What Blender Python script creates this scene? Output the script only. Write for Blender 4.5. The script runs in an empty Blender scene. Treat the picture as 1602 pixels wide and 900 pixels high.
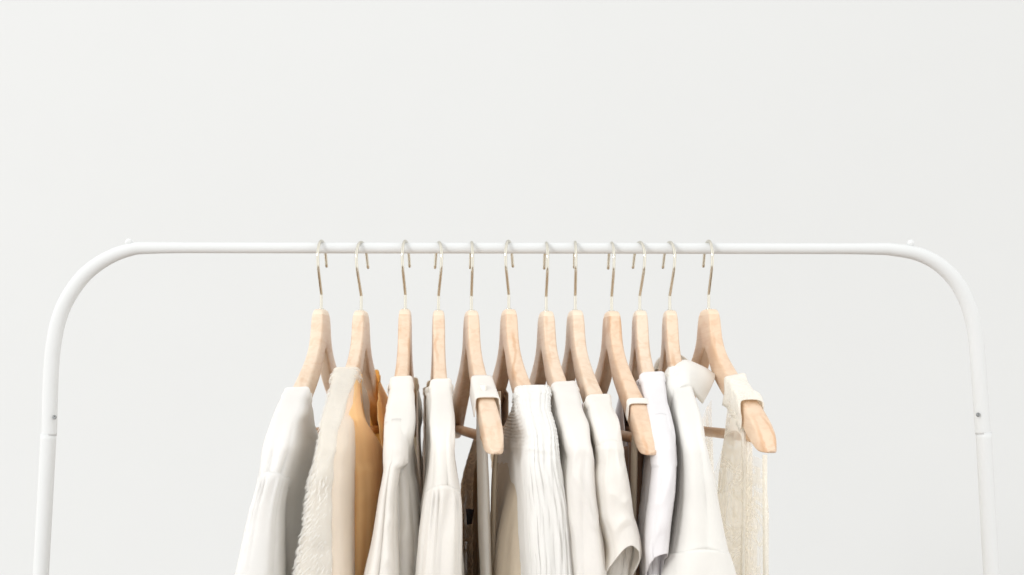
import bpy, math, random
from mathutils import Vector, noise
random.seed(7)
PI = math.pi
scn = bpy.context.scene
C = scn.collection

# ------------------------------------------------------------------ camera
F = 2250.0                       # focal length in photo pixels (photo 1602 wide)
CAM = Vector((0.0, -1.5, -0.148))
PITCH = math.atan(160.0 / F)
cd = bpy.data.cameras.new('camera')
cam = bpy.data.objects.new('camera', cd)
C.objects.link(cam)
cam.location = CAM
cam.rotation_euler = (PI / 2 + PITCH, 0, 0)
cd.sensor_width = 36
cd.lens = F / 1602 * 36
cd.clip_end = 100
cd.dof.use_dof = True
cd.dof.focus_distance = 1.40
cd.dof.aperture_fstop = 7
scn.camera = cam
FW = Vector((0, math.cos(PITCH), math.sin(PITCH)))
UP = Vector((0, -math.sin(PITCH), math.cos(PITCH)))

def at(x, y, Y):
    """photo pixel -> point of the vertical plane at depth Y"""
    d = FW + UP * ((450 - y) / F) + Vector((1, 0, 0)) * ((x - 801) / F)
    return CAM + d * ((Y - CAM.y) / d.y)

def proj(p):
    r = p - CAM
    k = r.dot(FW)
    return 801 + F * r.x / k, 450 - F * r.dot(UP) / k

def lerp(a, b, t): return a + (b - a) * t
def clamp(t, a=0.0, b=1.0): return max(a, min(b, t))
def smooth(t):
    t = clamp(t); return t * t * (3 - 2 * t)

def interp(tab, x):
    """piecewise smooth-ish (monotone cubic-like catmull) interpolation on [(x, v...)]"""
    n = len(tab)
    if x <= tab[0][0]: return tab[0][1:]
    if x >= tab[-1][0]:
        a, b = tab[-2], tab[-1]
        k = (x - b[0]) / (b[0] - a[0])
        return tuple(b[i] + (b[i] - a[i]) * k for i in range(1, len(b)))
    for j in range(n - 1):
        if x <= tab[j + 1][0]:
            a, b = tab[j], tab[j + 1]
            t = (x - a[0]) / (b[0] - a[0])
            out = []
            for i in range(1, len(a)):
                p = tab[max(j - 1, 0)]; q = tab[min(j + 2, n - 1)]
                ma = (b[i] - p[i]) / (b[0] - p[0]) if b[0] != p[0] else 0
                mb = (q[i] - a[i]) / (q[0] - a[0]) if q[0] != a[0] else 0
                h = b[0] - a[0]
                t2, t3 = t * t, t * t * t
                out.append((2*t3-3*t2+1)*a[i] + (t3-2*t2+t)*h*ma + (-2*t3+3*t2)*b[i] + (t3-t2)*h*mb)
            return tuple(out)

# ------------------------------------------------------------------ objects
def link(name, verts, faces, mat, parent=None, smooth_=True, solid=0.0):
    me = bpy.data.meshes.new(name)
    me.from_pydata([tuple(v) for v in verts], [], faces)
    me.validate()
    if smooth_:
        for p in me.polygons: p.use_smooth = True
    me.materials.append(mat)
    o = bpy.data.objects.new(name, me)
    C.objects.link(o)
    if parent: o.parent = parent
    if solid:
        m = o.modifiers.new('thickness', 'SOLIDIFY'); m.thickness = solid; m.offset = 0
    return o

def thing(name, label, cat, loc=(0, 0, 0), rz=0, group=None):
    o = bpy.data.objects.new(name, None)
    o.empty_display_size = 0.05
    C.objects.link(o)
    o.location = loc; o.rotation_euler = (0, 0, rz)
    o['label'] = label; o['category'] = cat
    if group: o['group'] = group
    return o

class MB:
    def __init__(s): s.v = []; s.f = []
    def grid(s, rows, closed=False):
        b = len(s.v); n = len(rows[0])
        for r in rows: s.v.extend(r)
        for i in range(len(rows) - 1):
            for j in range(n if closed else n - 1):
                k = (j + 1) % n
                s.f.append((b+i*n+j, b+i*n+k, b+(i+1)*n+k, b+(i+1)*n+j))
        return b
    def tube(s, pts, rad, seg=16, cap=True):
        rows = []
        up = None
        for i, p in enumerate(pts):
            d = (pts[min(i+1, len(pts)-1)] - pts[max(i-1, 0)]).normalized()
            if up is None:
                up = Vector((0, 0, 1)) if abs(d.z) < .9 else Vector((0, 1, 0))
            a = d.cross(up).normalized(); up = a.cross(d).normalized()
            r = rad[i] if isinstance(rad, (list, tuple)) else rad
            rows.append([p + (a*math.cos(t) + up*math.sin(t))*r for t in [2*PI*k/seg for k in range(seg)]])
        b = s.grid(rows, True)
        if cap:
            s.f.append(tuple(b + k for k in range(seg))[::-1])
            e = b + (len(rows)-1)*seg
            s.f.append(tuple(e + k for k in range(seg)))
    def sphere(s, c, r, n=16):
        rows = []
        for i in range(n + 1):
            a = PI * (i + .001) / (n + .002)
            rows.append([c + Vector((math.sin(a)*math.cos(t), math.sin(a)*math.sin(t), math.cos(a)))*r for t in [2*PI*k/(2*n) for k in range(2*n)]])
        s.grid(rows, True)

def bez(pts, n=10):
    """catmull-rom through points"""
    out = []
    for i in range(len(pts) - 1):
        p0 = pts[max(i-1, 0)]; p1 = pts[i]; p2 = pts[i+1]; p3 = pts[min(i+2, len(pts)-1)]
        for k in range(n):
            t = k / n
            out.append(0.5*((2*p1) + (p2-p0)*t + (2*p0-5*p1+4*p2-p3)*t*t + (3*p1-p0-3*p2+p3)*t*t*t))
    out.append(pts[-1].copy())
    return out

# ------------------------------------------------------------------ materials
def new_mat(name):
    m = bpy.data.materials.new(name); m.use_nodes = True
    nt = m.node_tree; nt.nodes.clear()
    out = nt.nodes.new('ShaderNodeOutputMaterial')
    return m, nt, out
def N(nt, t, **kw):
    n = nt.nodes.new(t)
    for k, v in kw.items():
        if k in n.inputs: n.inputs[k].default_value = v
        else: setattr(n, k, v)
    return n
def coords(nt, scale=(1, 1, 1), rnd=False, src='Object'):
    tc = N(nt, 'ShaderNodeTexCoord')
    mp = N(nt, 'ShaderNodeMapping'); mp.inputs['Scale'].default_value = scale
    nt.links.new(tc.outputs[src], mp.inputs['Vector'])
    if rnd:
        oi = N(nt, 'ShaderNodeObjectInfo')
        mul = N(nt, 'ShaderNodeMath', operation='MULTIPLY'); mul.inputs[1].default_value = 37.0
        nt.links.new(oi.outputs['Random'], mul.inputs[0])
        cb = N(nt, 'ShaderNodeCombineXYZ')
        for i in range(3): nt.links.new(mul.outputs[0], cb.inputs[i])
        nt.links.new(cb.outputs[0], mp.inputs['Location'])
    return mp
def mixcol(nt, fac, a, b):
    m = N(nt, 'ShaderNodeMix', data_type='RGBA')
    if hasattr(fac, 'links') or hasattr(fac, 'is_linked'): nt.links.new(fac, m.inputs[0])
    else: m.inputs[0].default_value = fac
    for s, i in ((a, 6), (b, 7)):
        if isinstance(s, tuple): m.inputs[i].default_value = (*s, 1)
        else: nt.links.new(s, m.inputs[i])
    return m.outputs[2]
def ramp(nt, src, p0, p1, c0=(0,0,0,1), c1=(1,1,1,1)):
    r = N(nt, 'ShaderNodeValToRGB')
    r.color_ramp.elements[0].position = p0; r.color_ramp.elements[1].position = p1
    r.color_ramp.elements[0].color = c0; r.color_ramp.elements[1].color = c1
    nt.links.new(src, r.inputs[0]); return r.outputs[0]

def fabric(name, col, trans=0.25, tcol=None, weave=900, weave_s=0.25, crinkle=None, crinkle_s=0.3, sheen=0.2,
           rough=0.9, alpha=None, lace=None, var=0.04):
    m, nt, out = new_mat(name)
    bs = N(nt, 'ShaderNodeBsdfPrincipled'); bs.inputs['Roughness'].default_value = rough
    bs.inputs['Specular IOR Level'].default_value = 0.15
    bs.inputs['Sheen Weight'].default_value = sheen
    mp = coords(nt)
    nz = N(nt, 'ShaderNodeTexNoise', Scale=14.0, Detail=4.0)
    nt.links.new(mp.outputs[0], nz.inputs['Vector'])
    dark = tuple(c * (1 - var * 2) for c in col)
    c_out = mixcol(nt, ramp(nt, nz.outputs[0], .35, .65), dark, col)
    nt.links.new(c_out, bs.inputs['Base Color'])
    # bump: weave + crinkles
    wv = N(nt, 'ShaderNodeTexNoise', Scale=float(weave), Detail=2.0)
    mw = coords(nt, (1, 1, .35)); nt.links.new(mw.outputs[0], wv.inputs['Vector'])
    b1 = N(nt, 'ShaderNodeBump', Strength=weave_s, Distance=0.0006)
    nt.links.new(wv.outputs[0], b1.inputs['Height'])
    last = b1
    if crinkle:
        cr = N(nt, 'ShaderNodeTexNoise', Scale=float(crinkle[0]), Detail=3.0, Roughness=.6, Distortion=.4)
        mc = coords(nt, crinkle[1]); nt.links.new(mc.outputs[0], cr.inputs['Vector'])
        b2 = N(nt, 'ShaderNodeBump', Strength=crinkle_s, Distance=0.004)
        nt.links.new(cr.outputs[0], b2.inputs['Height']); nt.links.new(b1.outputs[0], b2.inputs['Normal'])
        last = b2
    nt.links.new(last.outputs[0], bs.inputs['Normal'])
    tr = N(nt, 'ShaderNodeBsdfTranslucent')
    tr.inputs['Color'].default_value = (*(tcol or col), 1)
    nt.links.new(last.outputs[0], tr.inputs['Normal'])
    mx = N(nt, 'ShaderNodeMixShader'); mx.inputs[0].default_value = trans
    nt.links.new(bs.outputs[0], mx.inputs[1]); nt.links.new(tr.outputs[0], mx.inputs[2])
    sh = mx.outputs[0]
    if alpha is not None:
        tp = N(nt, 'ShaderNodeBsdfTransparent')
        ma = N(nt, 'ShaderNodeMixShader')
        nt.links.new(tp.outputs[0], ma.inputs[1]); nt.links.new(sh, ma.inputs[2])
        if lace:
            # leafy figure: distorted cells and veins, opaque on net
            ml = coords(nt, lace)
            dn = N(nt, 'ShaderNodeTexNoise', Scale=1.0, Detail=1.0, Distortion=1.2)
            nt.links.new(ml.outputs[0], dn.inputs['Vector'])
            def band(c, w):
                sb = N(nt, 'ShaderNodeMath', operation='SUBTRACT'); sb.inputs[1].default_value = c
                nt.links.new(dn.outputs[0], sb.inputs[0])
                ab_ = N(nt, 'ShaderNodeMath', operation='ABSOLUTE'); nt.links.new(sb.outputs[0], ab_.inputs[0])
                return ramp(nt, ab_.outputs[0], w, w * 1.7, (1, 1, 1, 1), (0, 0, 0, 1))
            mxx = N(nt, 'ShaderNodeMath', operation='MAXIMUM')
            nt.links.new(band(.44, .018), mxx.inputs[0]); nt.links.new(band(.56, .022), mxx.inputs[1])
            mr = N(nt, 'ShaderNodeMapRange'); mr.inputs['To Min'].default_value = alpha; mr.inputs['To Max'].default_value = min(1, alpha + .42)
            nt.links.new(mxx.outputs[0], mr.inputs['Value'])
            mr.inputs['To Max'].default_value = min(1, alpha + .42)
            nt.links.new(mr.outputs[0], ma.inputs[0])
        else:
            ma.inputs[0].default_value = alpha
        sh = ma.outputs[0]
    nt.links.new(sh, out.inputs['Surface'])
    return m

def wood(name, base, dark, spec=.35, rough=.42):
    m, nt, out = new_mat(name)
    bs = N(nt, 'ShaderNodeBsdfPrincipled', Roughness=rough)
    bs.inputs['Specular IOR Level'].default_value = spec
    mp = coords(nt, (60, 9, 90), rnd=True)
    n1 = N(nt, 'ShaderNodeTexNoise', Scale=1.6, Detail=5.0, Roughness=.6, Distortion=.8)
    nt.links.new(mp.outputs[0], n1.inputs['Vector'])
    mp2 = coords(nt, (10, 7, 12), rnd=True)
    wv = N(nt, 'ShaderNodeTexWave', Scale=2.4, Distortion=5.0, Detail=3.0)
    nt.links.new(mp2.outputs[0], wv.inputs['Vector'])
    n2 = N(nt, 'ShaderNodeTexNoise', Scale=1.5, Detail=2.0)
    nt.links.new(mp2.outputs[0], n2.inputs['Vector'])
    c1 = mixcol(nt, ramp(nt, n1.outputs[0], .45, .75), base, tuple(lerp(a, b, .5) for a, b in zip(base, dark)))
    k = N(nt, 'ShaderNodeMath', operation='MULTIPLY')
    nt.links.new(ramp(nt, wv.outputs['Fac'], .72, .98, (0, 0, 0, 1), (.6, .6, .6, 1)), k.inputs[0]); nt.links.new(ramp(nt, n2.outputs[0], .47, .62), k.inputs[1])
    c2 = mixcol(nt, k.outputs[0], c1, dark)
    vk = N(nt, 'ShaderNodeTexVoronoi', Scale=1.0, Randomness=1.0)
    mk = coords(nt, (22, 11, 9), rnd=True); 
    ds = N(nt, 'ShaderNodeMixRGB'); ds.inputs[0].default_value = .12
    nt.links.new(mk.outputs[0], ds.inputs[1]); nt.links.new(n1.outputs['Color'], ds.inputs[2])
    nt.links.new(ds.outputs[0], vk.inputs['Vector'])
    c2 = mixcol(nt, ramp(nt, vk.outputs['Distance'], .08, .25, (.5, .5, .5, 1), (0, 0, 0, 1)), c2, tuple(c * .8 for c in dark))
    # end grain cap of the head
    tz = N(nt, 'ShaderNodeTexCoord'); sz = N(nt, 'ShaderNodeSeparateXYZ'); nt.links.new(tz.outputs['Object'], sz.inputs[0])
    gz = N(nt, 'ShaderNodeMath', operation='GREATER_THAN'); gz.inputs[1].default_value = -.0062
    nt.links.new(sz.outputs['Z'], gz.inputs[0])
    c2 = mixcol(nt, gz.outputs[0], c2, tuple(min(1, c * k_) for c, k_ in zip(base, (1.06, 1.1, 1.12))))
    # tone from hanger to hanger
    oi = N(nt, 'ShaderNodeObjectInfo')
    mu = N(nt, 'ShaderNodeMixRGB', blend_type='MULTIPLY')
    nt.links.new(oi.outputs['Random'], mu.inputs[0]); nt.links.new(c2, mu.inputs[1])
    mu.inputs[2].default_value = (1.0, .92, .85, 1)
    c3 = mu.outputs[0]
    nt.links.new(c3, bs.inputs['Base Color'])
    b = N(nt, 'ShaderNodeBump', Strength=.12, Distance=.0006)
    nt.links.new(n1.outputs[0], b.inputs['Height']); nt.links.new(b.outputs[0], bs.inputs['Normal'])
    nt.links.new(bs.outputs[0], out.inputs['Surface'])
    return m

def plain(name, col, rough=.5, metal=0, spec=.5, bump=None, coat=0):
    m, nt, out = new_mat(name)
    bs = N(nt, 'ShaderNodeBsdfPrincipled', Roughness=rough, Metallic=metal)
    bs.inputs['Specular IOR Level'].default_value = spec
    bs.inputs['Coat Weight'].default_value = coat
    mp = coords(nt)
    nz = N(nt, 'ShaderNodeTexNoise', Scale=bump[0] if bump else 40.0, Detail=4.0)
    nt.links.new(mp.outputs[0], nz.inputs['Vector'])
    nt.links.new(mixcol(nt, nz.outputs[0], tuple(c*.985 for c in col), col), bs.inputs['Base Color'])
    if bump:
        b = N(nt, 'ShaderNodeBump', Strength=bump[1], Distance=bump[2])
        nt.links.new(nz.outputs[0], b.inputs['Height']); nt.links.new(b.outputs[0], bs.inputs['Normal'])
    nt.links.new(bs.outputs[0], out.inputs['Surface'])
    return m

M = {}
M['wall'] = plain('wall_paint', (.683, .694, .690), .9, spec=.1, bump=(9.0, .12, .002))
M['rack'] = plain('white_powder_coat', (.672, .682, .678), .65, spec=.15, bump=(900.0, .05, .0003))
M['metal'] = plain('polished_steel', (.64, .61, .53), .12, metal=1)
M['screw'] = plain('zinc_screw', (.30, .31, .31), .35, metal=1)
M['wood'] = wood('pale_beech', (.735, .60, .47), (.56, .34, .19))
M['dowel'] = wood('dowel_beech', (.60, .42, .27), (.42, .22, .10))
W = (.915, .90, .868)
M['cotton'] = fabric('white_cotton', W, .28, (.96, .88, .75), crinkle=(15, (1, 1, .55)), crinkle_s=.34)
M['cotton_soft'] = fabric('white_jersey', (.915, .90, .875), .28, (.96, .88, .75), crinkle=(13, (1, 1, .6)), crinkle_s=.28)
M['blouse'] = fabric('white_voile', (.93, .925, .91), .42, (.96, .95, .93), crinkle=(13, (1, 1, .5)), crinkle_s=.35)
M['apricot'] = fabric('apricot_chiffon', (1.0, .79, .46), .6, (1.0, .76, .40), crinkle=(18, (1.2, 1.2, .25)), crinkle_s=.5, var=.03)
M['fringe'] = fabric('cream_eyelash_yarn', (.94, .92, .87), .45, (.88, .82, .70), weave=1400, weave_s=.5, crinkle=(45, (1, 1, .5)), crinkle_s=.6)
M['strand'] = fabric('cream_strands', (.96, .95, .92), .3, (.9, .86, .78), weave_s=.1)
M['crepe'] = fabric('white_crinkle_crepe', (.89, .88, .85), .15, (.86, .80, .70), crinkle=(80, (1, 1, .16)), crinkle_s=.45)
M['smock'] = fabric('smocked_crepe', (.93, .92, .89), .15, (.86, .80, .70), crinkle=(95, (1, 1, .45)), crinkle_s=.6)
M['linen'] = fabric('beige_linen', (.76, .66, .52), .2, (.75, .60, .42), weave=700, weave_s=.4, crinkle=(25, (1, 1, .25)), crinkle_s=.3)
M['olive_lace'] = fabric('tan_lace', (.92, .80, .64), .45, (.92, .76, .56), crinkle=(110, (1, 1, .6)), crinkle_s=1.0, alpha=.75, lace=(40, 14, 40))
M['mocha'] = fabric('mocha_satin', (.34, .205, .135), .12, (.5, .28, .15), rough=.5, sheen=.3, weave_s=.1, crinkle=(30, (1, 1, .1)), crinkle_s=.5)
M['mauve'] = fabric('mauve_satin', (.52, .40, .39), .15, (.5, .36, .33), rough=.55, weave_s=.1, crinkle=(30, (1, 1, .12)), crinkle_s=.4)
M['lilac'] = fabric('lilac_white_jersey', (.87, .855, .86), .18, (.80, .72, .74), crinkle=(10, (1, 1, .4)), crinkle_s=.25)
M['ivory'] = fabric('ivory_crepe', (.89, .878, .84), .16, (.86, .80, .68), crinkle=(7, (1, 1, .5)), crinkle_s=.2)
M['strap'] = fabric('cream_strap', (.90, .86, .79), .15, weave=1500, weave_s=.4)
M['lace'] = fabric('ivory_lace', (.98, .945, .875), .4, (1.0, .965, .89), weave=1200, weave_s=.4, crinkle=(80, (1, 1, .5)), crinkle_s=.15, alpha=.40, lace=(30, 9, 22))
M['lace_band'] = fabric('ivory_lace_band', (.95, .93, .87), .3, (.95, .9, .8), crinkle=(120, (1, 1, 1)), crinkle_s=.45, alpha=.93, lace=(60, 60, 60))
M['label'] = plain('black_satin_label', (.008, .009, .015), .5)
M['seam'] = fabric('cotton_seam', (.80, .785, .75), .1)

# ------------------------------------------------------------------ setting: the wall
WALL_Y = 1.6
link('wall', [(-4, WALL_Y, -2.2), (4, WALL_Y, -2.2), (4, WALL_Y, 2.4), (-4, WALL_Y, 2.4)], [(0, 1, 2, 3)], M['wall'], smooth_=False)['kind'] = 'structure'

# ------------------------------------------------------------------ clothes rack
rack = thing('clothes_rack', 'white tubular metal clothes rack with rounded corners, carrying all the hangers', 'clothes rack')
def px_path(pts): return [at(x, y, 0) for x, y in pts]
left = [(77, 681), (79, 600), (83, 545), (92, 500), (107, 465), (132, 431), (165, 406), (203, 391), (243, 388)]
right = [(1357, 389.5), (1398, 391), (1437, 398), (1470, 415), (1498, 444), (1517, 484), (1527, 530), (1532, 590), (1538, 679)]
mid = [(400, 388), (620, 388.3), (900, 388.6), (1150, 389)]
path = bez(px_path(left + mid + right), 14)
rads = []
for p in path:
    x, y = proj(p)
    t = smooth(max((300 - x) / 200, (x - 1310) / 200))
    rads.append(lerp(.0057, .0079, t))
mb = MB(); mb.tube(path, rads, 28); link('top_rail', mb.v, mb.f, M['rack'], rack)
for pts in ([(76, 679), (70, 790), (64, 900), (45, 1260)], [(1539, 677), (1545, 790), (1551, 900), (1570, 1260)]):
    mb = MB(); q = bez(px_path(pts), 8)
    mb.tube(q, .00805, 28); link('post', mb.v, mb.f, M['rack'], rack)
for (x, y) in ((202, 379), (1425, 381)):
    mb = MB(); c = at(x, y, 0); mb.sphere(c, .0040); b = at(x, y + 10, 0)
    mb.tube([b, c], .0027, 12); link('stud', mb.v, mb.f, M['rack'], rack)
for (x, y) in ((85.5, 653), (1530, 649)):
    c = at(x, y, -.0078)
    mb = MB()
    prof = [(.0, .0022), (.0008, .0022), (.0014, .0017), (.0014, .0009), (.0006, .0008), (.0006, .0001)]
    rows = [[c + Vector((math.cos(t)*r, -d, math.sin(t)*r)) for t in [2*PI*k/14 for k in range(14)]] for d, r in prof]
    mb.grid(rows, True)
    link('screw', mb.v, mb.f, M['screw'], rack)

# ------------------------------------------------------------------ hangers (local: -Y to camera, +X right, z=0 head top)
ZT = [(0, 0), (.0125, -.0004), (.0190, -.0022), (.0235, -.0065), (.0265, -.0160), (.031, -.0275), (.041, -.0400), (.060, -.0530),
      (.105, -.0745), (.150, -.0930), (.180, -.1075), (.200, -.1195), (.210, -.1285), (.2155, -.1350)]
ZB = [(0, -.0420), (.003, -.0430), (.006, -.0455), (.014, -.0525), (.024, -.062), (.040, -.0735), (.080, -.0920), (.140, -.1155), (.180, -.1320),
      (.200, -.1390), (.2155, -.1400)]
HW = [(0, .0062), (.03, .0063), (.08, .0068), (.14, .0082), (.18, .0092), (.200, .0088), (.210, .0072), (.2155, .0050)]
def zt(s): return interp(ZT, min(abs(s), .2155))[0]
def zb(s): return interp(ZB, min(abs(s), .2155))[0]
def hw(s): return interp(HW, min(abs(s), .2155))[0]
def s_of_z(z):
    """distance along the arm at which the ridge is at height z (below the head)"""
    lo, hi = .012, .2155
    if z <= zt(hi): return hi
    for _ in range(30):
        m = (lo + hi) / 2
        if zt(m) > z: lo = m
        else: hi = m
    return lo

def sup(t, e):
    c, s = math.cos(t), math.sin(t)
    return (math.copysign(abs(c) ** e, c), math.copysign(abs(s) ** e, s))

def hanger_body(parent):
    mb = MB(); rows = []
    SS = []
    n = 150
    for i in range(n + 1):
        k = -1 + 2 * i / n
        SS.append(math.copysign(.2155 * abs(k) ** 1.25, k))
    for s in SS:
        t_, b_, h = zt(s), zb(s), hw(s)
        zc, zh = (t_ + b_) / 2, (t_ - b_) / 2
        r = []
        for k in range(28):
            a = sup(2 * PI * k / 28, .34)
            r.append(Vector((a[0] * h, -s, zc + a[1] * zh)))
        rows.append(r)
    # rounded ends
    for e, s0 in ((0, -1), (-1, 1)):
        base = rows[e]
        c = sum(base, Vector()) / len(base)
        extra = []
        for q, off in ((.86, .0022), (.55, .0036), (.02, .0040)):
            extra.append([c + (p - c) * q + Vector((0, -s0 * off, 0)) for p in base])
        if e == 0: rows = extra[::-1] + rows
        else: rows = rows + extra
    mb.grid(rows, True)
    return link('wooden_frame', mb.v, mb.f, M['wood'], parent)

def hanger_dowel(parent):
    mb = MB()
    mb.tube([Vector((0, y, -.1275)) for y in (-.197, -.1, 0, .1, .197)], .0052, 16)
    return link('trouser_bar', mb.v, mb.f, M['dowel'], parent)

def hanger_hook(parent):
    pts = [(0, -.004), (0, .004), (0, .013), (.0006, .0165), (.0045, .0235), (.0118, .0365), (.0150, .0430), (.0166, .0485), (.0174, .0540)]
    R = .0174; zc = .0541
    for d in range(15, 151, 15):
        a = math.radians(d); pts.append((R * math.cos(a), zc + R * math.sin(a)))
    pts += [(-.0172, .0585), (-.0195, .0530), (-.0212, .0488), (-.0224, .0470)]
    mb = MB()
    P = bez([Vector((0, -f, z)) for f, z in pts], 6)
    mb.tube(P, .0016, 12)
    mb.sphere(P[-1], .0017, 6)
    mb.tube([Vector((0, 0, -.0005)), Vector((0, 0, .0008))], .0030, 14)
    return link('hook', mb.v, mb.f, M['metal'], parent)

# shank x px, head top y px, wood yaw (deg, + swings the near arm right), hook yaw
HG = [(502.5, 484, -2.0, -6), (565, 486, -1.6, -12), (634, 484, 2.0, -7), (686, 486, 4.2, 13), (737.5, 486, 7.5, 5),
      (796, 484, 7.8, -11), (854.5, 487, 6.4, 4), (900, 485.5, 5.8, 0), (957, 487, 5.3, 5), (1001, 486, .8, 13),
      (1048, 486, -.6, 12), (1109, 484, 6.5, 6)]
LBL = ['wooden hanger farthest left on the rail, carrying the plain white blouse',
       'wooden hanger with fringed cream and apricot top, second from the left end',
       'wooden hanger seen almost edge-on, carrying the white shirt beside the apricot top',
       'wooden hanger seen edge-on carrying the white top with a gathered low sleeve seam',
       'wooden hanger with bare arm tip and trouser bar showing under a wide white strap',
       'wooden hanger with a dark knot near its head above the smocked ruffled blouse',
       'wooden hanger under the plain white tee right of the crinkled smocked blouse',
       'reddish wooden hanger under the white tee with the curled open sleeve',
       'wooden hanger with long bare near arm and a thin strap above its tip',
       'wooden hanger carrying the lilac white tee, just left of the big folded collar',
       'wooden hanger whose near arm disappears under the big folded ivory collar',
       'wooden hanger farthest right on the rail, its bare pale tip poking from ivory lace']
proto = None
hangers = []
for i, (hx, hy, yaw, hyaw) in enumerate(HG):
    c = at(hx, hy, 0)
    if proto is None:
        root = thing('coat_hanger', LBL[0], 'hanger', group='wooden hangers on the rail')
        proto = (root, hanger_body(root), hanger_dowel(root), hanger_hook(root))
        cur = proto
    else:
        root = proto[0].copy(); C.objects.link(root); root['label'] = LBL[i]
        cur = [root]
        for ch in proto[1:]:
            o = ch.copy(); o.parent = root; C.objects.link(o); cur.append(o)
        if i in (3,): pass
    cur[0].location = c
    # + yaw swings near arm (-Y) toward +X
    cur[0].rotation_euler = (0, 0, math.radians(yaw))
    cur[3].rotation_euler = (0, 0, math.radians(-yaw + hyaw))
    hangers.append((c, math.radians(yaw)))

def clear(s, n, z, m=.0016):
    """cloth may not enter the wood: push it sideways off the arm"""
    a = abs(s)
    if a > .2185: return n
    t_, b_ = zt(a) + .0004, zb(a) - .001
    if z >= t_ or z <= b_: return n
    k = abs((z - (t_ + b_) / 2) / ((t_ - b_) / 2))
    w = (hw(a) + m) * (1 - k ** 5) ** .2
    if abs(n) < w: return math.copysign(w, n)
    return n

class Fr:
    """hanger-local frame: s toward the camera along the arm, n to the right, z from the head top"""
    def __init__(f, i):
        f.o, f.a = hangers[i]
        f.d = Vector((math.sin(f.a), -math.cos(f.a), 0)); f.n = Vector((math.cos(f.a), math.sin(f.a), 0))
    def w(f, s, n, z): return f.o + f.d * s + f.n * n + Vector((0, 0, z))
    def n_at(f, px, s, z):
        """n for which the point (s, n, z) shows at photo x = px"""
        p = f.w(s, 0, z)
        k = (p - CAM).dot(FW)
        X = (px - 801) * k / F
        return (X - p.x) / math.cos(f.a)

def fold(seed, u, z, freq=3.0, zf=3.0):
    return noise.noise(Vector((u * freq + seed * 7.3, z * zf, seed * 3.1))) + .45 * noise.noise(Vector((u * freq * 2.3 + seed, z * zf * 1.3 + 5, seed * 1.7)))

def cloth(seed, u, z, dep, freq, zf):
    """(big folds, small creases): rounded ridges with sharper valleys, and short slanting creases in patches"""
    ph = u * freq * 4.1 + 1.6 * noise.noise(Vector((z * zf * .8, seed * 3.7, 1))) + 1.1 * noise.noise(Vector((u * 2.1, z * zf * 1.4, seed * 5.1)))
    r = abs(math.sin(ph)) ** .75 - .62
    am = clamp(.62 + 1.3 * noise.noise(Vector((u * 1.7 + seed, z * 3.5, 4.4))), .08, 1.4)
    big = r * am * 1.5 + .5 * noise.noise(Vector((u * 1.3, z * 4, seed * 2.2)))
    q = noise.noise(Vector((u * 1.6 + z * 17, z * 22 - u * 3.2, seed * 1.9)))
    m = clamp(.25 + 2.0 * noise.noise(Vector((u * 1.5 + 9, z * 8, seed * 4.3))))
    small = (clamp(1 - abs(q) * 4.5) - .3) * m
    q2 = noise.noise(Vector((u * 9, z * 55, seed)))
    return big, small * .0016 + q2 * .00035

def zpx(fr, y, s):
    """local z of photo row y at distance s"""
    return at(801, y, fr.w(s, 0, 0).y).z - fr.o.z

def outline_n(fr, tab, s, z, depth=.018):
    _, y = proj(fr.w(s, 0, z))
    xl, xr = interp(tab, y)
    y0, y1 = tab[0][0], tab[-1][0]
    return fr.n_at(xl, s - depth, z), fr.n_at(xr, s - depth, z)

def front_s(z, zst, lift=.0022, tip=.2155, hang=.004, out=.0):
    """front line of cloth over the near arm: follows the ridge, then hangs from the tip"""
    s = s_of_z(z)
    zt_ = zt(tip)
    if z < zt(tip * .93):
        k = smooth((zt(tip * .93) - z) / .05)
        s = lerp(min(s, tip), tip + hang, k) if s < tip else tip + hang * k
        s += out * clamp((zt_ - z) / .15)
    return s + lift

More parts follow.
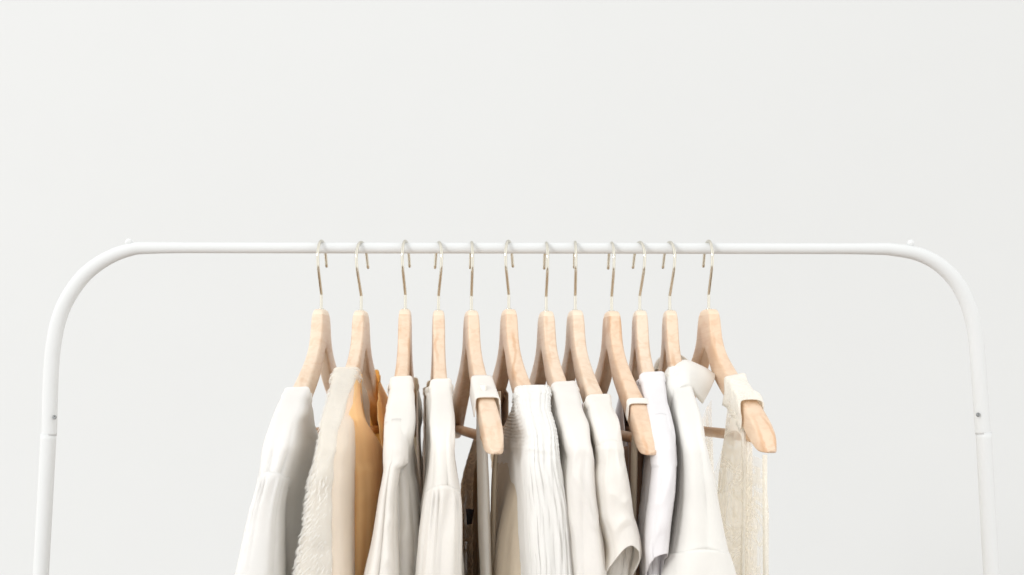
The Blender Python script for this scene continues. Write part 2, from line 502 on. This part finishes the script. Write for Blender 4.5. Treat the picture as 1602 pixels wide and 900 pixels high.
def make_shell(name, fr, tab, mat, parent, ystart, neck=.10, zbot=-.56, tip=.2155, seed=1, fa=.004, freq=3.0, rear=True,
               round_=.034, body=None, tuck=None, out=0.0, cols=90, rows=120, solid=.0009, neck_p=1.6, rear_start=None,
               rear_w=1.0, hang=.010, crimp=None, wrinkle=0.0, rear_mat=None, zf=3.0, flift=0.001, arch=.0055, lip=True, tilt=.004):
    """shoulder and body of a garment: U-shaped sections open at the neckline, near half and far half in one mesh"""
    s0 = .10
    for _ in range(12):
        z0 = zpx(fr, ystart, s0); s0 = s_of_z(z0)
    def w_at(z):
        zz = min(z, z0)
        s = front_s(zz, z0, tip=tip, hang=hang, out=out)
        return outline_n(fr, tab, s, zz) + (s,)
    mb = MB()
    for half in ((1, -1) if rear else (1,)):
        zs = z0 if half == 1 else (z0 if rear_start is None else rear_start)
        R = []
        for i in range(rows + 1):
            ti = i / rows
            z = lerp(zs + (.0015), zbot, ti ** 1.5)
            nl, nr, sf = w_at(z)
            sf += flift
            mnw = hw(min(sf, .2155)) + .0018 if z > -.150 else 0
            nl, nr = min(nl, -mnw), max(nr, mnw)
            if half == -1:
                sf = front_s(z, z0, tip=tip, hang=hang, out=out)
            if tuck is not None and half == 1:
                sf -= .035 * smooth((tuck - z) / .03)
            if half == -1: nl, nr = nl * rear_w, nr * rear_w
            h = hw(sf) + .0012
            # drape opens downward from the arm thickness
            k = clamp((zs - z) / neck)
            sn = s_of_z(zs) * (1 - k ** neck_p) if k < 1 else 0.0
            sn = min(sn, sf)
            nm, w = (nl + nr) / 2, (nr - nl) / 2
            if half == -1:
                nm *= -.2 * clamp((zs - z) / .1) + 0; 
            r = min(lerp(.016, round_, smooth((-.10 - z) / .05)), max(sf - sn, .0005))
            row = []
            for j in range(cols + 1):
                u = -1 + 2 * j / cols
                au = abs(u)
                if au < .5:
                    ph = u / .5 * PI / 2
                    cx, cy = sup(ph, lerp(.55, .8, smooth((-.11 - z) / .05)))
                    s = sf - r * (1 - cx); n = nm + w * cy
                else:
                    q = (au - .5) / .5
                    s = lerp(sf - r, sn, q)
                    wb = w
                    mid = nm
                    if body is not None:
                        bl, br = body(z)
                        bm, bw = (bl + br) / 2, (br - bl) / 2
                        kk = smooth(q * 1.6)
                        wb = lerp(w, bw, kk); mid = lerp(nm, bm, kk)
                    if half == -1: mid = lerp(mid, 0 if body is None else mid, 1)
                    n = mid + math.copysign(wb, u)
                amp = fa * smooth((zs - z) / .12) * (1.2 + 2.2 * clamp(zs - z - .05, 0, .4))
                # silhouettes stay put; folds move the cloth mostly in depth at the front, sideways along the panels
                cb, cs = cloth(seed + (0 if half == 1 else 9), u, z, zs - z, freq, zf)
                d = cb * amp * .62 + cs * smooth((zs - z) / .02)
                if au < .5: s += d * 1.4 * math.cos(ph); n += d * .5 * math.sin(ph)
                else: n += math.copysign(d, u)
                if lip:
                    dz_ = zs - z
                    l_ = .0013 * (1 - smooth((dz_ - .006) / .0015))
                    s += l_; n += math.copysign(l_, u)
                if wrinkle:
                    wz = noise.noise(Vector((s * 30, n * 30 + seed, z * 60))) * wrinkle
                    s += wz * (1 if au < .5 else 0); n += wz * .4
                if crimp: 
                    ds, dn = crimp(u, z, zs); s += ds; n += dn
                zd = arch * ((1 - math.cos(ph)) ** 1.6 if au < .5 else 1 + 1.2 * (au - .5)) * math.exp(-(zs - z) / .05)
                sk = tilt * u * math.exp(-(zs - z) / .025) + .0015 * noise.noise(Vector((u * 2.5, seed, 0))) * math.exp(-(zs - z) / .02)
                z2 = z - zd + sk * .45; s -= sk
                row.append(fr.w(s * half, clear(s, n, z2), z2))
            R.append(row)
        mb.grid(R if half == 1 else R)
    return link(name, mb.v, mb.f, mat, parent, solid=solid), z0

def make_sleeve(name, fr, tab, mat, parent, yseam, zbot=-.52, depth=.036, seed=1, fa=.004, freq=2.0, tip=.2155, hang=.012, out=0.0,
                hem=None, cols=96, rows=110, gather=0.0, solid=.001, zf=4.0, start_in=.0018, lobes=None, power=.85, hang_in=0.0):
    """sleeve: a closed tube hanging from the seam"""
    mb = MB()
    s = tip
    z0 = zpx(fr, yseam, s)
    R = []
    for i in range(rows + 1):
        t = i / rows
        row = []
        for j in range(cols):
            ph = -PI + 2 * PI * j / cols            # 0 = toward the camera
            zb_ = zbot if hem is None else hem(ph)
            arc = .0065 * math.cos(ph) ** 2 if abs(ph) < PI/2 else 0.0
            ztop = z0 + arc - (.010 if abs(ph) > PI/2 else 0)
            z = lerp(ztop, zb_, t)
            sf = front_s(z, z0, tip=tip, hang=hang, out=out) + start_in
            nl, nr = outline_n(fr, tab, sf, z)
            if z > -.150: nl, nr = min(nl, -.0108), max(nr, .0108)
            nm, w = (nl + nr) / 2, (nr - nl) / 2
            cx, cy = sup(ph, power)
            dd = depth * lerp(.75, 1.0, smooth(t * 4))
            ss = sf - dd + dd * cx
            n = nm + w * cy
            amp = fa * (smooth(t * 5) if gather == 0 else smooth(t * 8))
            cb, cs = cloth(seed, ph / PI, z, t, freq * 1.25, zf)
            d = cb * amp * .68 + cs * smooth(t * 12)
            if lobes: d += lobes(ph, z)
            g = gather * math.exp(-t * 7) * smooth(t * 30) * math.sin(ph * 17 + 2 * math.sin(ph * 5 + seed))
            d += g
            ss += d * 1.5 * math.cos(ph); n += d * .35 * math.sin(ph)
            row.append(fr.w(ss, clear(ss, n, z), z))
        R.append(row)
    mb.grid(R, True)
    return link(name, mb.v, mb.f, mat, parent, solid=solid)

def ribbon(name, pts, wid, mat, parent, side, n=8, thick=.0008, widths=None):
    """band along pts, width along side vectors"""
    P = bez(pts, n); mb = MB(); R = []
    m = len(P) - 1
    for i, p in enumerate(P):
        t = i / m
        w = wid if widths is None else interp(widths, t)[0]
        sd = side(t) if callable(side) else side
        R.append([p + sd * w * (k / 6 - .5) for k in range(7)])
    mb.grid(R)
    return link(name, mb.v, mb.f, mat, parent, solid=thick)

def base_of(i): return hangers[i][0]
def garment(name, i, label, cat):
    return thing(name, label, cat)

Z9 = lambda fr, y, s=.2155: zpx(fr, y, s)
def const_body(l, r, grow=0.0, top=-.09):
    return lambda z: (l - grow * clamp((top - z) / .4), r + grow * clamp((top - z) / .4))

# ---- 1 white blouse
fr = Fr(0)
g = garment('blouse', 0, 'plain white blouse with a shoulder seam, leftmost garment on the rail', 'blouse')
t1 = [(608, 452, 478), (620, 444, 480), (640, 434, 479), (660, 426, 470), (700, 412, 464), (750, 404, 450), (800, 390, 440), (850, 377, 438), (900, 365, 438), (1050, 330, 440)]
body1 = lambda z: (lerp(-.012, -.040, smooth((-.09 - z) / .3)), lerp(.011, .022, smooth((-.09 - z) / .25)))
make_shell('body', fr, t1, M['blouse'], g, 608, neck=.085, seed=1, fa=.0035, body=body1, tuck=zpx(fr, 750, .22))
make_sleeve('sleeve', fr, t1, M['blouse'], g, 748, seed=2, fa=.004, gather=.0010)

# ---- 2 fringed cream cardigan with apricot chiffon
fr = Fr(1)
g = garment('fringed_top', 1, 'apricot chiffon top with a fluffy cream fringed shoulder and V neck', 'top')
t2b = [(577, 540, 561), (620, 528, 564), (655, 524, 570), (690, 522, 584), (740, 520, 593), (800, 520, 594), (900, 520, 592), (1050, 520, 592)]
body2 = lambda z: (-.012, lerp(.010, .026, smooth((-.09 - z) / .1)))
make_shell('body', fr, t2b, M['apricot'], g, 578, neck=.115, seed=3, fa=.0035, body=body2, round_=.075, freq=5, neck_p=1.3, tip=.18, hang=.0)
t2 = [(576, 529, 557), (585, 525, 557), (620, 519, 550), (650, 511, 542), (690, 502, 537), (740, 488, 537), (780, 481, 537), (830, 474, 537), (900, 461, 540), (1050, 430, 545)]
fs = dict(fr=fr)
fp, _z = make_shell('fringed_panel', fr, t2, M['fringe'], g, 577, neck=.02, seed=4, fa=.003, rear=False, round_=.045, hang=.010, cols=60, neck_p=.5, wrinkle=.002, flift=.007,
                    body=lambda z: (-.014, .006))
# strands grown from the fringed panel
def strands(src, parent, n, down=Vector((-.45, -.25, -1)), L=(.0045, .0085), wd=.00026, umax=.55):
    me = src.data; mb = MB()
    me.calc_loop_triangles()
    polys = [p for p in me.polygons]
    areas = [p.area for p in polys]
    tot = random.choices(polys, weights=areas, k=n)
    for p in tot:
        vs = [me.vertices[v].co for v in p.vertices]
        a, b = random.random(), random.random()
        q = vs[0].lerp(vs[1], a).lerp(vs[3].lerp(vs[2], a), b)
        if q.z < -.36 or q.y > -.03: continue
        nrm = p.normal.copy()
        if nrm.y > 0: nrm.negate()
        l = random.uniform(*L)
        ang = noise.noise(q * 28) * 1.1
        d0 = (down + nrm * .30 + Vector((ang, noise.noise(q*31) * .3, 0)) + Vector([random.gauss(0, .16) for _ in range(3)])).normalized()
        d1 = (d0 + Vector((-.15, 0, -.5)) + Vector([random.gauss(0, .2) for _ in range(3)])).normalized()
        sd = d0.cross(Vector((0, 1, 0))).normalized() * wd * random.uniform(.6, 1.5)
        p0 = q; p1 = q + d0 * l * .5; p2 = p1 + d1 * l * .5
        k = len(mb.v)
        mb.v += [p0 - sd, p0 + sd, p1 - sd * .8, p1 + sd * .8, p2]
        mb.f += [(k, k+1, k+3, k+2), (k+2, k+3, k+4)]
    o = link('fringe', mb.v, mb.f, M['strand'], parent)
    o['kind'] = 'stuff'
    return o
strands(fp, fp, 26000)
M['cream_layer'] = fabric('cream_underlayer', (.93, .86, .76), .35, (.95, .82, .66), alpha=.7, crinkle=(40, (1, 1, .2)), crinkle_s=.3)

LAYER2 = g
# ---- 3 white shirt
fr = Fr(2)
g = garment('shirt', 2, 'white shirt with a curved armhole seam, hanging right of the apricot top', 'shirt')
t3 = [(590, 615, 644), (600, 612, 646), (640, 611, 649), (665, 606, 648), (700, 604, 642), (740, 600, 641), (767, 595, 646), (830, 587, 652), (900, 571, 655), (1050, 540, 660)]
t3s = [(590, 615, 644), (660, 606, 642), (700, 604, 634), (740, 600, 624), (780, 593, 620), (850, 582, 620), (900, 571, 623), (1050, 540, 630)]
body3 = lambda z: (lerp(-.011, -.02, smooth((-.1 - z) / .3)), lerp(.010, .030, smooth((-.1 - z) / .24)))
make_shell('body', fr, t3, M['cotton'], g, 591, neck=.10, seed=5, fa=.003, body=body3, tuck=zpx(fr, 672, .22))
make_sleeve('sleeve', fr, t3s, M['cotton'], g, 668, seed=6, fa=.0035, depth=.034)

# ---- 4 white drop shoulder top
fr = Fr(3)
g = garment('drop_shoulder_top', 3, 'white top with a gathered horizontal sleeve seam low on its near shoulder', 'top')
t4 = [(594, 676, 700), (602, 673, 704), (620, 673, 706), (650, 677, 707), (687, 676, 708), (740, 671, 714), (777, 665, 720), (825, 659, 722), (900, 653, 722), (1050, 645, 730)]
body4 = lambda z: (lerp(-.013, -.018, smooth((-.1 - z) / .3)), lerp(.011, .030, smooth((-.1 - z) / .26)))
make_shell('body', fr, t4, M['cotton'], g, 595, neck=.10, seed=7, fa=.0025, body=body4, tuck=zpx(fr, 772, .22))
make_sleeve('sleeve', fr, t4, M['cotton'], g, 769, seed=8, fa=.003, gather=.0018, depth=.034)

# ---- 5 camisole with wide straps
fr = Fr(4)
g = garment('camisole', 4, 'slim white and beige camisole hung by one wide strap looped over the bare hanger tip', 'camisole')
def strap_band(fr, s0, s1, mat, parent, name='strap', lift=.002, drop_l=.05, drop_r=.02, seg=24, slant=.0, soft=0.0):
    """band over the arm between s0 and s1, falling on both sides"""
    mb = MB(); R = []
    for i in range(17):
        s = lerp(s0, s1, i / 16)
        h = hw(s) + lift; top = zt(s) + lift
        row = []
        for k in range(seg + 1):
            ph = -PI / 2 + PI * k / seg
            cx, cy = sup(ph, .46)
            row.append(fr.w(s, cy * h, top - .006 + cx * .0065))
        L = [fr.w(s - slant * q, -h - .001 * q, top - .006 - drop_l * q) for q in (1, .8, .6, .4, .2)]
        Rr = [fr.w(s - slant * q, h + .001 * q, top - .006 - drop_r * q) for q in (.2, .4, .6, .8, 1)]
        line = L + row + Rr
        if soft:
            line = [p + Vector((noise.noise(p * 60), 0, noise.noise(p * 60 + Vector((5, 0, 0)))*1.2)) * soft + fr.d * noise.noise(p * 45) * soft * 2 for p in line]
        R.append(line)
    mb.grid(R)
    return link(name, mb.v, mb.f, mat, parent, solid=.001)
strap_band(fr, .100, .150, M['cotton'], g, drop_l=.012, drop_r=.02, lift=.0032)
def hang_strip(fr, s, edges, mat, parent, name, fa=.001, seed=1, dpt=.012, rows=60, cols=16, zmax=-.56, smax=None):
    """narrow hanging panel: (y, xl, xr) at distance s; a slim closed fold of cloth"""
    mb = MB(); R = []
    y0 = edges[0][0]
    z0 = zpx(fr, y0, s)
    for i in range(rows + 1):
        z = lerp(z0, zmax, i / rows)
        _, y = proj(fr.w(s, 0, z))
        xl, xr = interp(edges, y)
        nl, nr = fr.n_at(xl, s, z), fr.n_at(xr, s, z)
        ss = s
        row = []
        for j in range(cols * 2):
            ph = 2 * PI * j / (cols * 2)
            c, sn_ = sup(ph, .8)
            d = fold(seed, j / cols, z, 2, 5) * fa
            row.append(fr.w(ss + c * dpt + d, (nl + nr) / 2 + sn_ * (nr - nl) / 2 + d * .5, z))
        R.append(row)
    mb.grid(R, True)
    return link(name, mb.v, mb.f, mat, parent)
hang_strip(fr, .118, [(603, 749, 759), (640, 747, 760), (700, 747, 761), (760, 748, 764), (830, 749, 766), (900, 752, 768), (1050, 752, 772)], M['cotton'], g, 'front_panel', seed=11, dpt=.020)
hang_strip(fr, .100, [(612, 779, 783), (660, 779, 783), (708, 773, 778), (748, 769, 777), (830, 767, 776), (900, 766, 776), (1050, 766, 778)], M['linen'], g, 'back_panel', seed=12, dpt=.010)
tb = [(595, 720, 742), (640, 716, 748), (700, 712, 760), (800, 712, 770), (900, 712, 776), (1050, 708, 780)]
make_shell('lining', fr, [(y, a + 30, b) for y, a, b in tb], M['linen'], g, 690, neck=.02, seed=13, fa=.002, rear=True, hang=-.10, tip=.12,
           body=lambda z: (-.008, .010), cols=60, rows=70) if False else None
mb = MB()
c0 = at(729, 796, -.06); c1 = at(741, 797, -.05); c2 = at(738, 820, -.05); c3 = at(731, 821, -.06)
mb.grid([[c0.lerp(c1, k/4) + Vector((0, .001*math.sin(k), 0)) for k in range(5)], [c3.lerp(c2, k/4) for k in range(5)]])
link('care_label', mb.v, mb.f, M['label'], g, solid=.0006)

make_shell('underlayer', Fr(1), [(580, 544, 559), (620, 536, 561), (700, 528, 552), (800, 526, 549), (900, 528, 550), (1050, 528, 550)], M['cream_layer'], LAYER2, 580, neck=.03, seed=44, fa=.002, rear=False, flift=.0035, round_=.03, body=lambda z: (-.011, .009), cols=60, rows=80, neck_p=.7)
# ---- 6 smocked ruffled blouse
fr = Fr(5)
g = garment('smocked_blouse', 5, 'crinkled white blouse with a ruffled smocked shoulder and beige lace back', 'blouse')
t6 = [(604, 809, 853), (615, 807, 857), (640, 811, 857), (655, 816, 862), (676, 822, 868), (708, 820, 873), (727, 818, 876), (761, 820, 883), (799, 823, 889), (847, 824, 893), (900, 827, 897), (1050, 830, 910)]
def crimp6(u, z, zs):
    k = smooth((zs - z) / .01) 
    hi = 1 - smooth((zs - .045 - z) / .03)
    e = math.sin(z * 900 + 1.5 * math.sin(u * 6)) * .0008 * hi
    v = (math.sin(u * 75 + 3 * math.sin(z * 35)) * .0007 + noise.noise(Vector((u * 30, z * 25, 2))) * .0022) * (.5 + .5 * k) * (1 if abs(u) < .6 else .2)
    v *= .85
    return (e * .8 + v * 1.1, math.copysign(e, u) * smooth(abs(u) * 3) + v * .35)
make_shell('body', fr, t6, M['crepe'], g, 605, neck=.05, seed=14, fa=.0010, freq=1.6, rear=False, crimp=crimp6, cols=220, rows=300,
           body=lambda z: (-.011, lerp(.011, .022, smooth((-.12 - z) / .2))), round_=.03)
t6b = [(604, 806, 850), (700, 812, 860), (735, 812, 870), (799, 796, 875), (847, 787, 880), (900, 783, 885), (1050, 775, 890)]
make_shell('lining', fr, [(y, a + 0, b) for y, a, b in t6b], M['linen'], g, 708, neck=.01, seed=15, fa=.0025, rear=False, tip=.165, hang=.0, lip=False,
           body=lambda z: (lerp(-.010, -.030, smooth((-.12 - z) / .2)), .02), cols=60, rows=80)
# lace back hanging from the far arm
mbk = MB()
def far_panel(name, fr, i_mat, parent, s0, s1, l, r, zb_=-.56, seed=1, fa=.004, scallop=0, zstart=None, neckdip=.03):
    """cloth over the far arm between s0 and s1 (negative = away from the camera)"""
    mb = MB()
    cols, rows = 60, 70
    for sd in (-1, 1):
        R = []
        for i in range(rows + 1):
            row = []
            for j in range(cols + 1):
                q = j / cols
                s = lerp(s0, s1, q)
                top = zt(s) + .002 - neckdip * (1 - smooth(q * 3)) * (1 if abs(s0) < abs(s1) else 0)
                z = lerp(top, zb_, (i / rows))
                k = smooth((top - z) / .10)
                w = lerp(hw(s) + .001, (r if sd > 0 else -l), k) * sd
                if i == 0: w *= .4
                w += fold(seed + sd, q * 3, z, 2, 3) * fa * k
                if scallop: w += scallop * math.sin(z * 500 + s * 300) * .5
                row.append(fr.w(s, w, z))
            R.append(row)
        mb.grid(R)
    return link(name, mb.v, mb.f, M[i_mat], parent, solid=.0006)
far_panel('lace_back', fr, 'olive_lace', g, -.07, -.215, -.030, .012, seed=16, scallop=.001)
far_panel('back_lining', fr, 'linen', g, -.06, -.20, -.020, .008, seed=17)

# ---- 7 white tee
fr = Fr(6)
g = garment('tee_shirt', 6, 'plain white tee with narrow sleeve, directly right of the crinkled smocked blouse', 't-shirt')
t7 = [(598, 871, 895), (610, 868, 903), (640, 870, 909), (663, 876, 918), (692, 885, 923), (708, 887, 927), (753, 883, 932), (807, 885, 938), (852, 889, 944), (900, 893, 949), (1050, 905, 965)]
body7 = lambda z: (lerp(-.012, -.026, smooth((-.1 - z) / .2)), lerp(.011, .018, smooth((-.1 - z) / .2)))
make_shell('body', fr, t7, M['cotton_soft'], g, 599, neck=.10, seed=18, fa=.003, body=body7, freq=2.2)
mb = MB()

# ---- 8 white tee with curled sleeve
fr = Fr(7)
g = garment('cotton_tee', 7, 'white cotton tee whose short sleeve ends in a curled open cuff', 't-shirt')
t8 = [(618, 924, 949), (633, 922, 954), (660, 927, 966), (690, 935, 971), (705, 937, 975), (719, 936, 977), (753, 932, 984), (812, 938, 992), (823, 941, 996), (852, 950, 1003), (873, 952, 1004), (900, 948, 997), (1050, 940, 990)]
body8 = lambda z: (lerp(-.012, -.028, smooth((-.1 - z) / .2)), lerp(.010, .018, smooth((-.1 - z) / .2)))
make_shell('body', fr, t8, M['cotton'], g, 619, neck=.09, seed=19, fa=.003, body=body8, tuck=zpx(fr, 705, .22))
zc8 = zpx(fr, 852, .22)
def hem8(ph):
    if abs(ph) < PI * .62:
        return zc8 - .040 * (abs(ph - .15) / (PI * .6)) ** 1.5
    return zc8 - .060
make_sleeve('sleeve', fr, t8, M['cotton'], g, 700, seed=20, fa=.0035, hem=hem8, depth=.032, zf=6)

# ---- 9 mocha slip with thin straps
fr = Fr(8)
g = garment('slip_dress', 8, 'dark mocha slip dress hung by a thin cream strap over the longest bare hanger arm', 'dress')
strap_band(fr, .148, .158, M['strap'], g, drop_l=.01, drop_r=.012, lift=.0018)
hang_strip(fr, .150, [(652, 990, 996), (700, 988, 997), (760, 987, 996), (860, 986, 995), (1050, 985, 994)], M['linen'], g, 'strap', seed=21, dpt=.006)
def drape(fr, name, mat, parent, s0, s1, edges_l, edges_r, ztop, seed, fa=.003, freq=6, zbot=-.56):
    """hanging closed body between s1 (near) and s0 (far); n offsets given"""
    mb = MB(); R = []
    cols, rows = 140, 80
    for i in range(rows + 1):
        t = i / rows
        row = []
        for j in range(cols):
            ph = 2 * PI * j / cols
            c, sn_ = sup(ph, .75)
            zt_ = ztop + .02 * abs(c) ** 3
            z = lerp(zt_, zbot, t)
            d = fold(seed, 2.2 * math.sin(ph / 2), z, freq, 1.5) * fa
            l, r_ = lerp(edges_l[0], edges_l[1], t), lerp(edges_r[0], edges_r[1], t)
            s = (s0 + s1) / 2 + c * (s1 - s0) / 2
            row.append(fr.w(s + d * c, (l + r_) / 2 + sn_ * (r_ - l) / 2 + d, z))
        R.append(row)
    mb.grid(R, True)
    return link(name, mb.v, mb.f, M[mat], parent, solid=.0007)
drape(fr, 'skirt', 'mocha', g, -.16, .135, (-.010, -.022), (.010, .020), -.150, 22, fa=.006)
far_panel('mauve_back', fr, 'mauve', g, -.08, -.20, -.018, .010, seed=23, fa=.002)

# ---- 10 lilac white tee
fr = Fr(9)
g = garment('lilac_tee', 9, 'pale lilac white tee with a slim sleeve ending in a small dark opening', 't-shirt')
t10 = [(583, 1008, 1034), (595, 1006, 1038), (633, 1010, 1043), (650, 1015, 1047), (673, 1020, 1052), (705, 1026, 1056), (735, 1023, 1058), (780, 1018, 1055), (820, 1012, 1050), (863, 1009, 1046), (885, 1012, 1043), (920, 1015, 1040), (1050, 1015, 1040)]
body10 = lambda z: (lerp(-.012, -.016, smooth((-.1 - z) / .2)), lerp(.011, .016, smooth((-.1 - z) / .2)))
make_shell('body', fr, t10, M['lilac'], g, 584, neck=.09, seed=24, fa=.002, body=body10, tuck=zpx(fr, 672, .22))
zc10 = zpx(fr, 886, .22)
def hem10(ph):
    return zc10 + .012 * math.cos(ph - .5) if abs(ph) < PI * .6 else zc10 - .02
make_sleeve('sleeve', fr, t10, M['lilac'], g, 660, seed=25, fa=.003, hem=hem10, depth=.026, freq=1.4, zf=3)

# ---- 11 ivory blouse with folded collar
fr = Fr(10)
g = garment('ivory_blouse', 10, 'ivory blouse with a big folded collar draped over its hanger arm', 'blouse')
t11 = [(566, 1046, 1074), (590, 1044, 1076), (610, 1052, 1082), (633, 1056, 1085), (673, 1062, 1096), (697, 1066, 1104), (713, 1067, 1109), (753, 1066, 1119), (807, 1062, 1129), (863, 1052, 1141), (900, 1040, 1152), (1050, 1000, 1190)]
body11 = lambda z: (lerp(-.012, -.034, smooth((-.1 - z) / .3)), lerp(.011, .040, smooth((-.1 - z) / .35)))
make_shell('body', fr, t11, M['ivory'], g, 575, neck=.08, seed=26, fa=.0035, body=body11, freq=2.0, tuck=zpx(fr, 875, .22))
make_sleeve('sleeve', fr, t11, M['ivory'], g, 868, seed=27, fa=.003, depth=.040, start_in=.0018)
# collar: a band of cloth folded over the arm, flaring to the right
def collar(fr, parent):
    mb = MB(); R = []
    # rows run from the neck edge (far) to the outer fold (near), columns left hem -> over the arm -> right wing
    top =  [(1042, 618, .075), (1038, 596, .060), (1046, 575, .052), (1070, 563, .050), (1098, 574, .046), (1117, 586, .040)]
    midd = [(1042, 634, .105), (1040, 608, .098), (1050, 586, .090), (1073, 576, .086), (1097, 590, .080), (1116, 597, .070)]
    near = [(1046, 646, .120), (1054, 620, .124), (1066, 606, .122), (1080, 604, .116), (1090, 616, .105), (1100, 629, .092)]
    cur = [bez([at(x, y, -s) for x, y, s in q], 10) for q in (top, midd, near)]
    n = len(cur[0])
    rows = 24
    for i in range(rows + 1):
        t = i / rows
        row = []
        for j in range(n):
            a, b, c = cur[0][j], cur[1][j], cur[2][j]
            p = a * (1-t)*(1-2*t) + b * 4*t*(1-t) + c * t*(2*t-1)
            row.append(p + Vector((0, -.003, .002)) * math.sin(j / n * 9 + t * 4) * .3)
        R.append(row)
    # turned-under edge
    for k, (dy, dz) in enumerate(((.002, -.0015), (.006, -.001), (.014, .004), (.022, .012))):
        R.append([p + Vector((0, dy, dz)) for p in R[rows]])
    mb.grid(R)
    return link('collar', mb.v, mb.f, M['ivory'], parent, solid=.0014)
collar(fr, g)
mb = MB()
ct = bez([at(x, y, d) for x, y, d in ((1023, 598, .07), (1025, 570, .075), (1036, 557, .08), (1050, 553, .082), (1068, 557, .08), (1080, 570, .075), (1082, 590, .07))], 8)
mb.grid([[p + Vector((0, .010 * math.sin(k / 8 * PI) + .02 * k / 8, -.034 * k / 8)) for p in ct] for k in range(9)])
link('collar', mb.v, mb.f, M['ivory'], g, solid=.0014)

# ---- 12 sheer lace top
fr = Fr(11)
g = garment('lace_top', 11, 'sheer ivory lace top with a leafy pattern, rightmost garment on the rail', 'lace top')
t12a = [(599, 1146, 1168), (610, 1144, 1176), (625, 1144, 1184), (640, 1145, 1190), (650, 1148, 1193), (700, 1150, 1200)]
strap_band(fr, .100, .160, M['lace_band'], g, 'shoulder_band', drop_l=.022, drop_r=.004, lift=.0024, slant=.004, soft=.0028)
hang_strip(fr, .128, [(618, 1146, 1160), (645, 1141, 1168), (680, 1136, 1170), (720, 1129, 1172), (760, 1124, 1172), (900, 1120, 1170), (1050, 1120, 1170)], M['lace'], g, 'gathered_drape', dpt=.022, fa=.004, cols=30, seed=51)
def lace_sheet(fr, parent, name, s0, s1, n_px, ytop, seed, mat='lace', fa=.007, freq=8, zbot=-.56):
    """hanging sheet from s0 to s1, its photo x at each end given by n_px(q, y)"""
    mb = MB(); R = []
    cols, rows = 90, 90
    for i in range(rows + 1):
        row = []
        for j in range(cols + 1):
            q = j / cols; s = lerp(s0, s1, q)
            yt = interp(ytop, q)[0]
            z = lerp(zpx(fr, yt, s), zbot, i / rows)
            _, y = proj(fr.w(s, 0, z))
            n = fr.n_at(n_px(q, y), s, z) + fold(seed, q * 2, z, freq, 1.5) * fa * smooth(i / 12)
            row.append(fr.w(s, n, z))
        R.append(row)
    mb.grid(R)
    return link(name, mb.v, mb.f, M[mat], parent)
lace_sheet(fr, g, 'front_panel', .155, -.02, lambda q, y: lerp(lerp(1172, 1166, clamp((y-650)/250)), 1104, q ** .7), [(0, 628), (.15, 632), (.3, 650), (.5, 700), (.7, 735), (1, 752)], 31)
lace_sheet(fr, g, 'side_panel', .165, .05, lambda q, y: lerp(1200, 1150, q), [(0, 722), (.5, 712), (1, 705)], 32)
hang_strip(fr, .165, [(712, 1194, 1200), (800, 1194, 1200), (1050, 1195, 1201)], M['lace_band'], g, 'edge_trim', dpt=.004, fa=.0004)
hang_strip(fr, .150, [(655, 1160, 1167), (760, 1160, 1167), (900, 1158, 1165), (1050, 1158, 1165)], M['lace_band'], g, 'edge_trim', dpt=.004, fa=.0006, seed=5)
lace_sheet(fr, g, 'back_panel', -.09, -.20, lambda q, y: lerp(1114, 1096, q) + 12 * smooth((y - 700) / 200), [(0, 625), (.5, 640), (1, 668)], 33)

# ------------------------------------------------------------------ light
w = bpy.data.worlds.new('World'); scn.world = w; w.use_nodes = True
nt = w.node_tree
bg = nt.nodes['Background']
tc = N(nt, 'ShaderNodeTexCoord'); sp = N(nt, 'ShaderNodeSeparateXYZ')
nt.links.new(tc.outputs['Generated'], sp.inputs[0])
mr = N(nt, 'ShaderNodeMapRange'); mr.inputs['From Min'].default_value = -1; mr.inputs['From Max'].default_value = 1
nt.links.new(sp.outputs['Z'], mr.inputs['Value'])
cr = N(nt, 'ShaderNodeValToRGB')
e = cr.color_ramp.elements
e[0].position = .14; e[0].color = (.13, .06, .018, 1)
e[1].position = .275; e[1].color = (.965, .965, .957, 1)
x = e.new(.21); x.color = (.22, .125, .055, 1)
nt.links.new(mr.outputs[0], cr.inputs[0])
ab = N(nt, 'ShaderNodeMath', operation='ABSOLUTE'); nt.links.new(sp.outputs['X'], ab.inputs[0])
ms = N(nt, 'ShaderNodeMapRange'); ms.inputs['To Min'].default_value = .76; ms.inputs['To Max'].default_value = 1.30
nt.links.new(ab.outputs[0], ms.inputs['Value'])
vm = N(nt, 'ShaderNodeVectorMath', operation='SCALE')
nt.links.new(cr.outputs[0], vm.inputs[0]); nt.links.new(ms.outputs[0], vm.inputs['Scale'])
nt.links.new(vm.outputs[0], bg.inputs['Color'])
bg.inputs['Strength'].default_value = 1.24

def area(name, loc, target, size, power, col=(1, 1, 1)):
    l = bpy.data.lights.new(name, 'AREA'); l.shape = 'RECTANGLE'; l.size, l.size_y = size; l.energy = power; l.color = col
    o = bpy.data.objects.new(name, l); C.objects.link(o); o.location = loc
    o.rotation_euler = (Vector(target) - Vector(loc)).to_track_quat('-Z', 'Y').to_euler()
    return o
area('window_light', (-4.4, -5.4, 1.7), (0, 0, -.15), (1.25, 1.4), 135, (.985, .99, 1))

scn.view_settings.view_transform = 'Standard'
scn.view_settings.look = 'None'
scn.view_settings.gamma = 1
scn.view_settings.exposure = .15
scn.cycles.max_bounces = 12
scn.cycles.diffuse_bounces = 8
scn.cycles.transparent_max_bounces = 16
